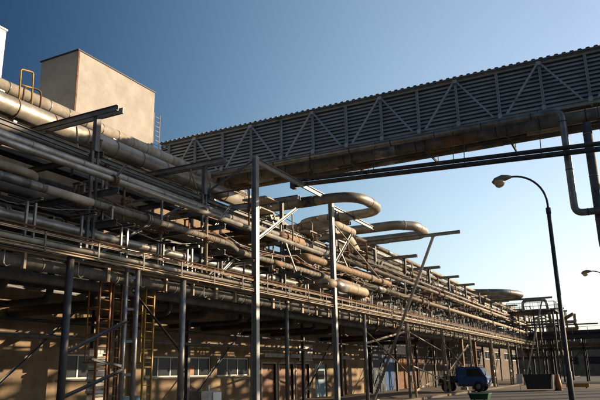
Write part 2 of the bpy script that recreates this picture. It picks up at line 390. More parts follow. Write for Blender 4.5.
# A frame trestles
def aframe(y, h=4.95):
    MB().ibeam((-14.1, y, .02), (-14.1, y, h), .16, .16, up=(0, 1, 0)).build('trestle_leg', 'galv', RK)
    MB().ibeam((-14.1, y+1.35, .02), (-14.1, y+.25, h), .14, .14, up=(0, 1, 0)).build('trestle_leg', 'tan', RK)
    for k in range(3):
        z = 1+k*1.2; MB().bar((-14.1, y+.1, z), (-14.1, y+1.22-z*.2, z), .05, .08).build('trestle_rung', 'paint', RK)
    MB().box((-14.02, y-.16, 1.5), (-13.99, y+.22, 1.72)).build('number_plate', 'white', RK)
for yy in (43.4, 52.4, 62, 72, 82, 92): aframe(yy)
for a, b in (((-14.15, 44.6, 2.1), (-14.15, 52.3, 1.1)), ((-14.15, 44.6, .4), (-14.15, 52.3, 1.4)), ((-14.15, 43.6, 4.5), (-14.15, 52.3, 3.3)), ((-14.15, 36.0, 3.4), (-14.15, 43.3, 4.4)), ((-14.15, 36.0, 4.1), (-14.15, 43.3, 1.7)),
             ((-14.15, 53.6, 1.5), (-14.15, 61.9, 4.1)), ((-14.15, 53.6, 3.8), (-14.15, 61.9, 1.2))):
    MB().angle(a, b, .10).build('brace', 'tan', RK)
# walkway / cable duct along the front, lower edge of the rack
WK = MB()
for z, w, h in ((5.54, .06, .06), (5.12, .10, .10)):
    WK.chan((-13.95, -2, z), (-13.95, 118, z), w, h)
    WK.chan((-14.65, -2, z), (-14.65, 118, z), w, h)
wk = WK.build('cable_tray', 'tan', RK)
for i in range(60):
    y0 = -2+i*2.0
    if R.random() < .45: continue
    MB().box((-14.55, y0+.02, 5.21), (-14.25, y0+R.uniform(.8, 1.98), 5.225+R.uniform(0, .02))).build('floor_plate', R.choice(['tan', 'galv', 'rust']), RK)
for k, (x, z, r, m) in enumerate(((-14.08, 5.31, .07, 'cream'), (-14.33, 5.33, .08, 'tan'), (-14.48, 5.30, .05, 'brown'))):
    MB().tube([(x, -2, z), (x, 118, z)], r, 10).build('tray_pipe', m, RK)
mb = MB()
for i in range(60): mb.box((-13.93, -1.98+i*2.0, 5.05), (-13.9, -1.93+i*2.0, 5.6))
mb.build('tray_strap', 'paint', RK, kind='stuff')
# thin rods along the tray
mb = MB()
for dz, dx in ((5.66, -13.95), (5.72, -14.1), (5.69, -14.3)): mb.tube([(dx, -2, dz), (dx, 118, dz)], .025, 6)
mb.build('conduit', 'rust', RK)
# small T stubs standing over the tray
for i in range(90):
    y0 = (8+i*1.85 if i < 16 else 37.6+(i-16)*1.08)+R.uniform(-.2, .2)
    h = R.uniform(.75, 1.15)
    s = MB(); s.bar((-14.35, y0, 5.3), (-14.35, y0, 5.3+h), .06, .07)
    if R.random() < .6: s.bar((-14.35, y0+.28, 5.3), (-14.35, y0+.28, 5.3+h), .06, .07)
    s.chan((-14.9, y0+.1, 5.3+h+.03), (-13.9, y0+.1, 5.3+h+.03), .08, .08)
    s.build('pipe_support', R.choice(['galv', 'paint', 'galv']), RK)
# hooks and hangers under the tray
mb = MB()
for i in range(36):
    y0 = 5+i*2.9+R.uniform(-.4, .4)
    mb.tube([(-14.2, y0, 5.0), (-14.2, y0, 4.62), (-14.2, y0+.08, 4.55), (-14.2, y0+.2, 4.6)], .018, 6)
    mb.tube([(-15.6, y0+.6, 5.2), (-15.6, y0+.6, 4.5)], .015, 5)
mb.build('hanger_rod', 'galv', RK, kind='stuff')
# straps from the tray down to the grimy pipe below it
mb = MB()
for i in range(75):
    y0 = 3+i*1.5+R.uniform(-.12, .12)
    mb.box((-14.62, y0, 4.62), (-14.5, y0+R.uniform(.05, .16), 5.06))
mb.build('strap', 'tan', RK, kind='stuff')
# odd struts and brackets between the tiers
for k in range(70):
    y = R.choice(BENT[1:12])+.22; z = R.choice(TIER[:4]); x = R.uniform(-16.5, -14.95 if z > 8 else -14.3)
    d = R.choice([(0, R.uniform(.9, 1.6), R.uniform(.8, 1.3)), (0, -R.uniform(.6, 1.2), R.uniform(.8, 1.3)), (-R.uniform(.8, 1.6), 0, R.uniform(.6, 1.2)), (R.uniform(-.2, .2), 0, R.uniform(.9, 1.3)), (-R.uniform(1, 2), R.uniform(.8, 2), .05)])
    MB().angle((x, y, z), (x+d[0], y+d[1], z+d[2]), R.choice([.05, .07, .09])).build('strut', R.choice(['galv', 'silver', 'paint', 'tan']), RK)
for k in range(110):
    y = R.choice(BENT[1:12])+.17; z = R.choice(TIER[:4]); x = R.uniform(-17.5, -15.4 if z > 8 else -14.7)
    mb = MB(); w = R.uniform(.2, .5)
    mb.box((x, y, z), (x+w, y+.1, z+.05)); mb.box((x, y+.02, z+.051), (x+.05, y+.08, z+.4)); mb.box((x+w-.05, y+.02, z+.051), (x+w, y+.08, z+.4)); mb.box((x-.03, y, z+.401), (x+w+.03, y+.1, z+.44))
    mb.build('pipe_bracket', R.choice(['galv', 'tan', 'rust', 'silver', 'cream']), RK)
for q in range(14):
    x = R.uniform(-16.4, -14.2); z = R.choice([5.9, 6.4, 7.3, 8.5, 9.6, 6.9]); r = R.choice([.015, .02, .03]); k0 = R.randint(1, 5); k1 = k0+R.randint(3, 9)
    pts = []
    for k in range(k0, min(k1, len(BENT)-1)):
        a, b = BENT[k], BENT[k+1]
        for t in (0, .25, .5, .75): pts.append((x+R.uniform(-.015, .015), a+(b-a)*t, z-.16*math.sin(math.pi*t)*(1+q % 3)))
    MB().tube(pts, r, 6).build('cable', R.choice(['dark', 'rust', 'galv']), RK)
# V braces between the front services, farther along
mb = MB()
for i in range(44):
    y0 = 38+i*1.75
    mb.angle((-14.75, y0, 5.35), (-14.75, y0+.8, 6.75), .05); mb.angle((-14.75, y0+1.6, 5.35), (-14.75, y0+.85, 6.75), .05)
mb.build('lattice', 'galv', RK, kind='stuff')
# rails and lines at the back of the rack, low in front of the wall
for x, z, r, m in ((-20.4, 3.9, .06, 'dark'), (-20.35, 3.3, .08, 'grime')):
    MB().tube([(x, 9, z), (x, 56, z)], r, 8).build('low_line', m, RK)
for y in range(10, 56, 12): MB().bar((-20.45, y, 0), (-20.45, y, 4.05), .07).build('low_support', 'dark', RK)
# solid dark trays added inside the rack to block light passing through
for x, z, w in ((-17.35, 6.62, .55), (-18.9, 7.68, .6), (-16.9, 9.04, .5), (-18.0, 9.04, .5), (-17.6, 5.42, .7), (-19.4, 6.62, .6)):
    mb = MB()
    mb.box((x-w/2, -4, z), (x+w/2, 118, z+.03)); mb.box((x-w/2, -4, z+.031), (x-w/2+.02, 118, z+.14)); mb.box((x+w/2-.02, -4, z+.031), (x+w/2, 118, z+.14))
    mb.build('light_blocking_tray', 'dark', RK)
# cross services under the rack, running from the wall out to the tray
for k, (y, z, r) in enumerate(((12.6, 4.35, .16), (14.9, 4.2, .12), (17.6, 4.3, .22), (20.2, 4.1, .10), (23.6, 4.35, .18), (27.6, 4.3, .12), (30.5, 4.35, .2), (34.6, 4.25, .12), (38.4, 4.35, .18), (46.0, 4.3, .14), (49.5, 4.35, .2), (57, 4.3, .16))):
    MB().tube([(-21.9, y, z), (-16.1-(k % 3)*.7, y, z), (-16.1-(k % 3)*.7, y, 5.6)], r, 12, bend=.35).build('cross_pipe', 'dark', RK)

# ------------------------------------------------------------------ tall portal in front of the rack
PF = thing('tall_portal', 'tall grey steel portal of two posts joined by a top beam, standing before the rack', 'steel frame', (-13.95, 23.1, 0))
for yy, w, h in ((23.1, .25, 11.05), (31.1, .25, 10.75)):
    p = MB().ibeam((-13.95, yy, .02), (-13.95, yy, h), w, .24, .022, up=(1, 0, 0)).build('post', 'silver', PF)
    MB().box((-14.3, yy-.3, .004), (-13.6, yy+.3, .03)).build('base_plate', 'silver', p)
MB().chan((-13.95, 23.27, 10.9), (-13.95, 31.0, 10.9), .10, .26, .02).build('top_beam', 'silver', PF)
MB().chan((-13.97, 31.3, 10.55), (-13.97, 37.5, 10.55), .10, .22, .02).build('top_beam', 'silver', PF)
MB().angle((-14.05, 23.0, 10.8), (-17.2, 22.2, 8.9), .07).build('tie_rod', 'paint', PF)
MB().angle((-14.05, 23.1, 7.2), (-14.05, 27.2, 9.6), .1).build('brace', 'silver', PF)
MB().angle((-14.05, 31.3, 9.8), (-14.05, 38.5, 7.5), .08).build('brace', 'silver', PF)
MB().angle((-14.05, 31.3, 7.2), (-14.05, 34.2, 9.6), .1).build('brace', 'silver', PF)
for yy in (23.1, 31.1):
    for z in (6.4, 8.9): MB().chan((-14.1, yy+.2, z), (-20.5, yy+.2, z), .09, .2).build('cross_beam', 'silver', PF)

# ------------------------------------------------------------------ pipes
USED = set()
def pipe(label, pts, r, m, bend=0, seg=16, bands=None, flanges=(), bandm=None, name='pipe', cat='pipe', gap=1.0):
    pts = [V(p) for p in pts]
    T = thing(name, label, cat, pts[0])
    MB().tube(pts, r, seg, bend=bend).build('pipe_run', m, T)
    # cladding seams every metre on straight stretches
    if bands:
        b = MB()
        for a, c in zip(pts[:-1], pts[1:]):
            L = (c-a).length; d = (c-a).normalized(); k = bend+.15
            while k < L-bend-.1:
                b.tube([a+d*(k-.022), a+d*(k+.022)], r*1.035+.004, seg); k += gap
        if b.v: b.build('cladding_band', bandm or m, T, kind='stuff')
    if (bands and len(label) % 2 == 0 or bend > 1) and 'riser' not in label:
        segs = [(a, c) for a, c in zip(pts[:-1], pts[1:]) if (c-a).length > 2*bend+1.2]
        for _ in range(R.randint(2, 6)):
            if not segs: break
            a, c = R.choice(segs); L = (c-a).length; d = (c-a).normalized(); w = R.uniform(.5, 2.2)
            t0 = bend+R.uniform(0, max(.01, min(L, 60)-2*bend-w)); 
            if t0+w > L-bend: continue
            MB().tube([a+d*t0, a+d*(t0+w)], r*1.03+.006, seg).build('sleeve', R.choice([q for q in ('cream', 'brown', 'galv', 'rust', 'grime', 'clad') if q != m and (q != 'rust' or R.random() < .3)]), T)
    for (si, t) in flanges:
        a, c = pts[si], pts[si+1]; d = (c-a).normalized(); p = a+(c-a)*t
        f = MB(); f.tube([p-d*.09, p-d*.012], r*1.45+.03, 14); f.tube([p+d*.012, p+d*.09], r*1.45+.03, 14)
        f.build('flange', 'rust' if R.random() < .5 else 'galv', T)
    return T
def run(label, x, z, r, m, y0=-4, y1=118, **k):
    nf = k.pop('nf', 2); jog = k.pop('jog', 0)
    if jog:
        pts = [(x, y0, z)]; y = y0+R.uniform(4, 16)
        for _ in range(jog):
            if y > y1-6: break
            dx, dz = R.choice([(0, R.uniform(.15, .5)), (R.uniform(-.5, .5), 0), (0, -R.uniform(.1, .3))])
            pts.append((x, y, z)); x += dx; z += dz; pts.append((x, y+abs(dx)+abs(dz)*.6, z)); y += R.uniform(7, 22)
        pts.append((x, y1, z))
        return pipe(label, pts, r, m, bend=min(.25, r*2), flanges=[(q, R.uniform(.2, .8)) for q in range(0, len(pts)-1, 2)], **k)
    return pipe(label, [(x, y0, z), (x, y1, z)], r, m, flanges=[(0, R.uniform(.12, .6)) for _ in range(nf)], **k)

# upper left giants
pipe('thick cream pipe on top of the rack, passing in front of the tall rooftop block',
     [(-20.4, -4, 12.6), (-20.4, 31.0, 12.6), (-20.4, 40, 11.0), (-20.4, 118, 11.0)], .31, 'cream', bend=1.0, bands=True, bandm='clad')
pipe('thickest cream pipe at upper left, running in under the gallery',
     [(-18, -4, 10.74), (-18, 29.2, 10.74)], .37, 'loop', bands=True, bandm='brown', gap=1.6)
pipe('first rounded pipe loop standing out over the rack just beyond the tall portal post',
     [(-18, 29.3, 10.78), (-18, 30.4, 10.8), (-12.15, 30.4, 10.8), (-12.15, 34.6, 10.8), (-18, 34.6, 10.8), (-18, 40.5, 10.8)], .28, 'loop', bend=1.7, bands=True, bandm='brown', flanges=[(3, .5)], gap=1.3)
pipe('second big loop pipe, with square shoulders, over the long propped beam',
     [(-18.9, 37.2, 9.6), (-18.9, 40.2, 11.2), (-13.3, 40.2, 11.2), (-12.3, 41.2, 11.2), (-12.3, 43.4, 11.2), (-12.9, 44.2, 11.2), (-18.2, 44.2, 11.2), (-18.2, 118, 10.8)], .32, 'loop', bend=.4, bands=True, bandm='cream', flanges=[(6, .3)], gap=1.6)
pipe('small pale pipe loop tucked directly below the first rounded loop',
     [(-19, 29.5, 9.75), (-19, 31.6, 9.75), (-14.5, 31.6, 9.75), (-14.1, 32.0, 9.75), (-14.1, 34.6, 9.75), (-14.5, 35.0, 9.75), (-19, 35.0, 9.75), (-19, 44, 9.75)], .2, 'cream', bend=.5, bands=True, bandm='brown', gap=1.2, flanges=[(5, .4)])
pipe('cream pipe stub with a bright elbow just behind the tall portal post',
     [(-16.6, 25.5, 9.3), (-16.6, 27.6, 9.7), (-17.3, 29.4, 10.0), (-19.4, 31.2, 10.0)], .34, 'cream', bend=.8, bands=False)
# stubs / saddles carrying the high pipe
for yb in BENT:
    s = MB(); s.bar((-20.4, yb, 10.31), (-20.4, yb, 12.22), .16, .16); s.box((-20.8, yb-.15, 12.23), (-20.0, yb+.15, 12.28))
    if yb < 34: s.build('saddle_post', 'galv', RK)
# front edge pipes
pipe('thin tan pipe along the outer ends of the topmost rack beams', [(-15.9, 33, 10.47), (-15.9, 118, 10.47)], .16, 'tan', bands=True, gap=3)
run('slim pale pipe, lower of the pair along the rack front at left', -14.35, 7.88, .10, 'clad', y1=31, nf=2)
run('medium grey pipe running just above and behind the slim pale pipe at left', -15.0, 8.32, .15, 'clad', y1=33, bands=True, gap=2)
pipe('short cream pipe ending above the crusty brown cable pipe at far left', [(-15.7, -4, 7.75), (-15.7, 13.0, 7.75), (-16.6, 13.6, 7.75)], .13, 'cream', bend=.3)
pipe('brownish crusty pipe wrapped in flaking insulation at the left front', [(-14.5, -4, 6.98), (-14.5, 22, 6.98), (-14.5, 22.6, 6.75), (-14.5, 36, 6.75)], .12, 'grime', bend=.2, bands=True, bandm='brown', gap=.37, flanges=[(0, .8), (2, .6)])
run('tan pipe along the rack front, above the row of small T supports', -14.55, 6.98, .17, 'tan', y0=36.5, bands=True, bandm='cream', gap=2.2)
run('cream pipe running level with the middle tier at the rack front', -14.6, 8.12, .13, 'cream', y0=34)
run('thin cream pipe beside the middle tier pipe at the rack front', -14.85, 8.62, .08, 'cream', y0=34)
run('fat cream pipe directly under the top beams, behind the outer tan pipe', -16.5, 9.5, .42, 'cream', y0=37, bands=True, bandm='tan', gap=1.6)
run('dull grey pipe low on the rack, just behind the cable tray', -15.2, 6.18, .15, 'clad', y1=60)
run('thick grimy brown pipe slung below the cable tray at the rack front', -14.75, 4.84, .19, 'grime', bands=True, gap=1.5)
run('second grimy pipe below the cable tray, set a little farther in', -15.5, 4.6, .16, 'grime', bands=True, gap=1.9)
run('thin grimy pipe low below the cable tray, nearest the wall side', -16.4, 4.6, .13, 'dark')
# pipes crossing the rack that turn to run along its front
pipe('brown pipe crossing outward, then turning to run past the second portal post',
     [(-20.5, 28.6, 7.42), (-14.3, 28.6, 7.42), (-14.3, 41, 7.42), (-15.8, 43, 7.42), (-15.8, 70, 7.42)], .2, 'brown', bend=.3, bands=True, bandm='cream', flanges=[(0, .6)], gap=1.3)
pipe('fat tan pipe crossing low behind the portal, ending in a bright bend',
     [(-20.5, 30.6, 6.3), (-14.0, 30.6, 6.3), (-14.0, 35.8, 6.3), (-15.4, 37.5, 6.3), (-16.2, 50, 6.3)], .26, 'tan', bend=.35, bands=True, bandm='cream', gap=1.5)
pipe('rusty pipe crossing high between the two portal posts with a cut bright end',
     [(-20.5, 27.0, 8.3), (-14.9, 27.0, 8.3), (-14.9, 29.3, 8.3)], .23, 'brown', bend=.3, bands=True, bandm='rust', gap=1.2)
pipe('cream pipe with open flanged end pointing right under the first loop',
     [(-20.0, 33.2, 9.75), (-15.4, 33.2, 9.75), (-15.0, 36, 9.75), (-15.2, 37.5, 9.3)], .26, 'cream', bend=.5, flanges=[(0, .85)])
# inner tiers, dark inside
mats = ['clad', 'grime', 'galv', 'brown', 'grime', 'clad', 'paint', 'cream', 'galv']
words = {'clad': 'dull aluminium', 'cream': 'cream', 'tan': 'tan', 'brown': 'brown', 'galv': 'galvanised', 'rust': 'rusty', 'paint': 'grey painted', 'grime': 'grimy', 'loop': 'patched'}
tn = ['bottom', 'second', 'third', 'fourth', 'top']
plan = []
for ti, z in enumerate(TIER):
    xs = {0: [-15.6, -16.1, -16.8, -17.6, -18.4, -19.3, -20.1], 1: [-16.0, -16.7, -18.4, -19.2], 2: [-16.4, -17.2, -18.2, -19.6], 3: [-15.5, -16.3, -18.7, -19.7], 4: [-17.2, -19.1]}[ti]
    for j, x in enumerate(xs):
        r = R.choice([.05, .07, .09, .12, .15, .19]) if ti else R.choice([.07, .1, .13, .16])
        plan.append((ti, j, x, z+r+.01, r, R.choice(mats)))
pos = ['outermost', 'second from outside', 'third from outside', 'fourth from outside', 'fifth from outside', 'sixth from outside', 'innermost']
for ti, j, x, z, r, m in plan:
    sz = 'thin' if r < .1 else 'medium' if r < .17 else 'thick'
    p = pos[j]
    run(f'{sz} {words[m]} pipe on the {tn[ti]} tier inside the rack, {p}', x, z, r, m, bands=r > .11, gap=R.choice([2, 3, 4]), jog=5, y0=34 if ti == 4 else -4)
# short branch pieces: drops, valves, cross connections
ORD = 'first second third fourth fifth sixth seventh eighth ninth tenth eleventh twelfth thirteenth fourteenth fifteenth sixteenth seventeenth eighteenth nineteenth twentieth twenty-first twenty-second twenty-third twenty-fourth twenty-fifth twenty-sixth'.split()
TI = [t for t in plan if 1 <= t[0] <= 3]
for k in range(26):
    ti, j, x, z, r, m = R.choice(TI); y0 = 16+k*2.4+R.uniform(-.6, .6)
    ti2 = max(0, ti-R.choice([1, 2])); z2 = TIER[ti2]+.15
    rr = R.choice([.04, .05, .06]); mm = R.choice(['galv', 'tan', 'brown', 'rust', 'cream'])
    x2 = R.uniform(-15.0, -14.2)
    pts = [(x, y0, z), (x, y0, z+r+.35), (x2, y0, z+r+.35), (x2, y0, z2)]
    near = ['above the windows', 'above the orange ladder', 'above the brown doors', 'beyond the portal', 'over the trestles', 'far along the rack'][min(5, int(k/26*6))]
    T = pipe(f'{ORD[k]} small branch pipe from the left, {words[mm]}, with handwheel, {near}', pts, rr, mm, bend=.15, seg=8, flanges=[(2, .5)], name='branch_pipe')
    T['group'] = 'small branch pipes dropping between the tiers'
    vz = (z+r+.35+z2)/2
    v = MB(); v.tube([(x2, y0, vz-.12), (x2, y0, vz-.04), (x2, y0, vz+.04), (x2, y0, vz+.12)], [rr*1.8, rr*2.2, rr*2.2, rr*1.8], 10)
    v.tube([(x2, y0, vz), (x2+.25, y0, vz)], .02, 6)
    v = v.build('valve', 'rust', T)
    h = MB(); q = [(x2+.26, y0+.12*math.cos(t*math.pi/5), vz+.12*math.sin(t*math.pi/5)) for t in range(11)]; h.tube(q, .012, 5, caps=False)
    h.bar((x2+.26, y0-.12, vz), (x2+.26, y0+.12, vz), .012); h.build('handwheel', 'rust', v)
# horizontal light ducts crossing over the rack to the right of the post
for k, (y0, z, xr) in enumerate(((24.6, 9.15, -14.6), (25.6, 9.95, -14.9), (29.6, 8.95, -14.5), (36.2, 9.0, -14.5), (38.4, 9.6, -14.7))):
    T = thing('cover_plate', ['pale flat sheet lying on the beams right behind the first tall post', 'upper pale sheet seen between portal beam and gallery pipes', 'pale sheet below the first loop', 'narrow pale sheet between the two loops', 'pale sheet tucked below the propped beam'][k], 'metal sheet', (xr, y0, z))
    MB().box((xr-1.3, y0, z), (xr, y0+1.3, z+.05)).build('sheet', 'cream', T)
    for dy in (0, 1.25): MB().box((xr-1.3, y0+dy, z-.06), (xr, y0+dy+.05, z-.002)).build('stiffener', 'galv', T)

# ------------------------------------------------------------------ long propped beams under the loops
def prop(y, xtip, z, label, xf=-15.8, xt=-11.09):
    T = thing('propped_beam', label, 'beam', (-11.09, y, 0), group='long cantilever beams with slanting props')
    MB().chan((-20.4, y, z), (xtip, y, z), .09, .22, .015).build('beam', 'galv', T)
    MB().ibeam((xf, y, .02), (xt, y, z-.12), .15, .15, .02, up=(0, 1, 0)).build('prop', 'silver', T)
    MB().box((xt-.16, y-.1, z-.13), (xt+.16, y+.1, z-.112)).build('gusset_plate', 'galv', T)
    MB().box((xf-.3, y-.2, .004), (xf+.3, y+.2, .05)).build('footing', 'concrete', T)
    return T
prop(41.0, -9.3, 10.42, 'near long beam carrying the second pipe loop, held by a slanting prop')
prop(80.0, -8.2, 9.75, 'far long beam with slanting prop, deep down the rack near the lamp post', xf=-12.3, xt=-9.3)
pipe('far pipe loop jutting out over the rack, left of the distant platform',
     [(-17.5, 70, 10.75), (-17.5, 76, 10.6), (-13.0, 76, 10.3), (-11.6, 78, 10.2), (-11.6, 80, 10.2), (-17.0, 82, 10.3), (-17.0, 118, 10.75)], .38, 'clad', bend=.8, bands=True, gap=2)

# ------------------------------------------------------------------ platform on top at left: grating, yellow gate
T = thing('yellow_hoop', 'yellow tubular hoop and hand rail on top of the thick pipes at upper left', 'handrail', (-18.9, 14.2, 11.3))
MB().tube([(-18.0, 13.95, 11.0), (-18.0, 13.9, 12.28), (-18.0, 14.42, 12.38), (-18.0, 14.48, 11.0)], .032, 8, bend=.1).build('hoop', 'yellow', T)
MB().tube([(-18.5, 14.5, 11.2), (-18.5, 14.5, 12.0), (-18.3, 15.1, 12.0), (-18.3, 15.1, 11.2)], .035, 8, bend=.2).build('rail', 'rust', T)
MB().tube([(-18.0, 13.93, 11.7), (-18.0, 14.45, 11.78)], .025, 8).build('rail', 'yellow', T)
T = thing('narrow_walkway', 'narrow rusty grating walkway between the two thick cream pipes', 'walkway', (-19.2, 14, 10.9))
for k in range(26):
    y0 = -3+k*1.2
    MB().box((-19.6, y0, 11.3), (-18.85, y0+1.17, 11.34)).build('plank', R.choice(['rust', 'tan', 'galv']), T)
mb = MB(); mb.bar((-18.8, -3, 11.3), (-18.8, 28, 11.3), .05, .12); mb.bar((-19.65, -3, 11.3), (-19.65, 28, 11.3), .05, .12); mb.build('side_rail', 'rust', T)
for yb in BENT[:5]: MB().bar((-19.2, yb, 10.31), (-19.2, yb, 11.23), .14, .3).build('leg', 'galv', T)

# ------------------------------------------------------------------ ladders
def ladder(y0, y1, label, m, top=4.95, x=-13.85, cage=True):
    T = thing('caged_ladder', label, 'ladder', (x, (y0+y1)/2, 0))
    for yy in (y0, y1): MB().bar((x, yy, 0), (x, yy, top), .05, .07).build('stile', m, T)
    for k in range(16): MB().tube([(x, y0, .25+k*.3), (x, y1, .25+k*.3)], .017, 6).build('rung', m, T)
    if cage:
        for k in range(4):
            z = 2.2+k*.85; c = (y0+y1)/2
            q = [(x-.7*math.sin(t*math.pi/8), c+(y1-y0)*.62*math.cos(t*math.pi/8), z) for t in range(9)]
            MB().tube(q, .022, 5).build('cage_hoop', m, T)
        for t in (2, 4, 6):
            a = t*math.pi/8; MB().bar((x-.7*math.sin(a), c+(y1-y0)*.62*math.cos(a), 2.2), (x-.7*math.sin(a), c+(y1-y0)*.62*math.cos(a), 4.75), .03, .04).build('cage_bar', m, T)
    return T
ladder(15.45, 15.92, 'orange ladder nearest the left edge, with hoops, under the rack', 'orange', x=-15.15)
ladder(16.1, 16.5, 'rusty orange ladder right beside the first orange ladder', 'rust', cage=False, x=-15.2)
ladder(17.65, 18.1, 'ochre ladder standing right of the double post', 'yellow', x=-15.15)

# ------------------------------------------------------------------ gallery bridge
GY0, GY1, GZ0, GZ1, GX0, GX1 = 29.0, 31.5, 12.95, 15.3, -24.2, 8.0
G = thing('gallery_bridge', 'long covered gallery bridge with louvred grey sides crossing above the pipe rack', 'bridge', (-8, 29, 12.9))
PX = []; x = -23.55
while x < GX1: PX.append(x); x += 1.93
for y in (GY0, GY1):
    MB().chan((GX0, y, GZ0), (GX1, y, GZ0), .14, .20).build('bottom_chord', 'bridge', G)
    MB().chan((GX0, y, GZ1), (GX1, y, GZ1), .12, .14).build('top_chord', 'bridge', G)
for i, x in enumerate(PX):
    MB().ibeam((x, GY0-.03, GZ0+.1), (x, GY0-.03, GZ1-.07), .11, .11).build('post', 'bridge', G)
    MB().ibeam((x, GY1, GZ0+.1), (x, GY1, GZ1-.07), .11, .11).build('post', 'bridge', G)
    MB().ibeam((x, GY0+.08, GZ0-.02), (x, GY1-.08, GZ0-.02), .10, .16).build('floor_beam', 'bridge', G)
    MB().box((x-.09, GY0-.16, GZ0-.02), (x+.09, GY0-.148, GZ0+.2)).build('gusset_plate', 'bridge', G)
    if i % 2 == 1:
        MB().box((x-.11, GY0-.162, GZ1-.16), (x+.11, GY0-.15, GZ1+.02)).build('gusset_plate', 'bridge', G)
        for s in (-1, 1):
            if 0 <= i+s < len(PX):
                MB().angle((x+s*.10, GY0-.10, GZ1-.12), (x+s*1.62, GY0-.10, GZ0+.12), .085).build('diagonal', 'bridge', G)
n = 11; ph = (GZ1-GZ0-.2)/n
for k in range(n):
    z = GZ0+.11+k*ph
    MB().prof((GX0, GY0+.1, z+ph*.5), (GX1, GY0+.1, z+ph*.5), [(.06, -ph*.40), (.05, -ph*.28), (-.0, ph*.02), (-.03, ph*.30), (-.05, ph*.36), (-.06, ph*.34), (-.03, ph*.02), (.03, -ph*.36)]).build('slat', 'siding', G)
MB().box((GX0, GY0+.19, GZ0+.14), (GX1, GY0+.2, GZ1-.05)).build('inner_lining', 'bluegrey', G)
for i in range(len(PX)-1):
    MB().box((PX[i]+.02, GY0+.22, GZ0+.105), (PX[i+1]-.02, GY1-.09, GZ0+.13)).build('floor_panel', 'bluegrey', G)
    MB().box((PX[i]+.0, GY1-.06, GZ0+.14), (PX[i+1]-.012, GY1-.04, GZ1-.05)).build('rear_panel', 'siding', G)
# corrugated roof, ribs run across the gallery and show as teeth along the eaves
mb = MB(); x = GX0; pitch = .33; prof = []
while x < GX1:
    prof += [(x, 0), (x+.12, 0), (x+.17, .06), (x+.29, .06)]; x += pitch
y0, y1 = GY0-.22, GY1+.22; zt = GZ1+.09; k = len(prof); t = .012
vs = [(u, y0, zt+h) for u, h in prof]+[(u, y1, zt+h) for u, h in prof]+[(u, y0, zt+h+t) for u, h in prof]+[(u, y1, zt+h+t) for u, h in prof]
fs = []
for i in range(k-1): fs += [(i, i+1, k+i+1, k+i), (2*k+i, 3*k+i, 3*k+i+1, 2*k+i+1), (i, 2*k+i, 2*k+i+1, i+1), (k+i, k+i+1, 3*k+i+1, 3*k+i)]
mb.add(vs, fs); mb.build('roof_sheet', 'siding', G)
MB().box((GX0, GY0-.2, GZ1+.072), (GX1, GY0-.14, GZ1+.088)).build('eaves_strip', 'bridge', G)
MB().box((GX0, GY0, GZ0+.14), (GX0+.05, GY1, GZ1-.05)).build('end_panel', 'siding', G)
# hangers below the floor carrying service pipes
for x in PX[::2]:
    hg = MB()
    for y in (29.0, 31.4): hg.bar((x+.2, y, GZ0-.1), (x+.2, y, 12.12), .04, .04)
    hg.ibeam((x+.2, 28.9, 12.08), (x+.2, 31.5, 12.08), .08, .10); hg.build('hanger_frame', 'dark', G)
pipe('thick dark insulated pipe slung under the near side of the gallery', [(-24, 29.35, 12.47), (8, 29.35, 12.47)], .30, 'grime', bands=True, gap=1.93, bandm='dark', seg=20)
pipe('dark pipe slung under the gallery middle', [(-24, 30.15, 12.52), (8, 30.15, 12.52)], .22, 'dark', bands=True, gap=2.5)
pipe('rusty pipe slung under the far side of the gallery', [(-24, 30.95, 12.5), (8, 30.95, 12.5)], .2, 'grime', bands=True, gap=2.2)
pipe('grey pipe along the gallery foot that turns down at the right and hooks outward', [(-21, 28.62, 12.62), (-1.62, 28.62, 12.62), (-1.62, 28.62, 8.0), (8, 28.62, 8.0)], .15, 'galv', bend=.35, bands=True, gap=2.2, bandm='dark')
pipe('thick grey riser pipe at the right edge hanging down behind the hooked grey pipe', [(-.72, 29.0, 12.0), (-.72, 29.0, 6.35), (8, 29.0, 6.35)], .19, 'paint', bend=.35, bands=True, gap=1.9, bandm='galv') # riser
pipe('outermost dark riser pipe, cut by the right edge of the view', [(-.1, 28.9, 12.0), (-.1, 28.9, 9.0), (5, 28.9, 9.0)], .13, 'paint', bend=.3)
T = pipe('upper of the twin thin lines hanging below the gallery', [(-14.6, 28.0, 11.3), (8, 28.0, 10.3)], .10, 'dark', name='hanging_pipe')
T2 = pipe('lower of the twin thin lines hanging below the gallery', [(-14.6, 28.05, 11.08), (8, 28.05, 10.08)], .115, 'dark', name='hanging_pipe')
for k, x in enumerate((-13.9, -13.6, -10.3, -6.4, -5.9, -2.6, 1.2)):
    MB().tube([(x, 28.03, 11.0-.0442*(x+14.6)), (x, 28.6, 12.9)], .02, 6).build('hanger_rod', 'dark', T)
mb = MB(); mb.box((-14.75, 27.85, 10.9), (-14.5, 28.2, 11.5)); mb.build('end_bracket', 'dark', T)

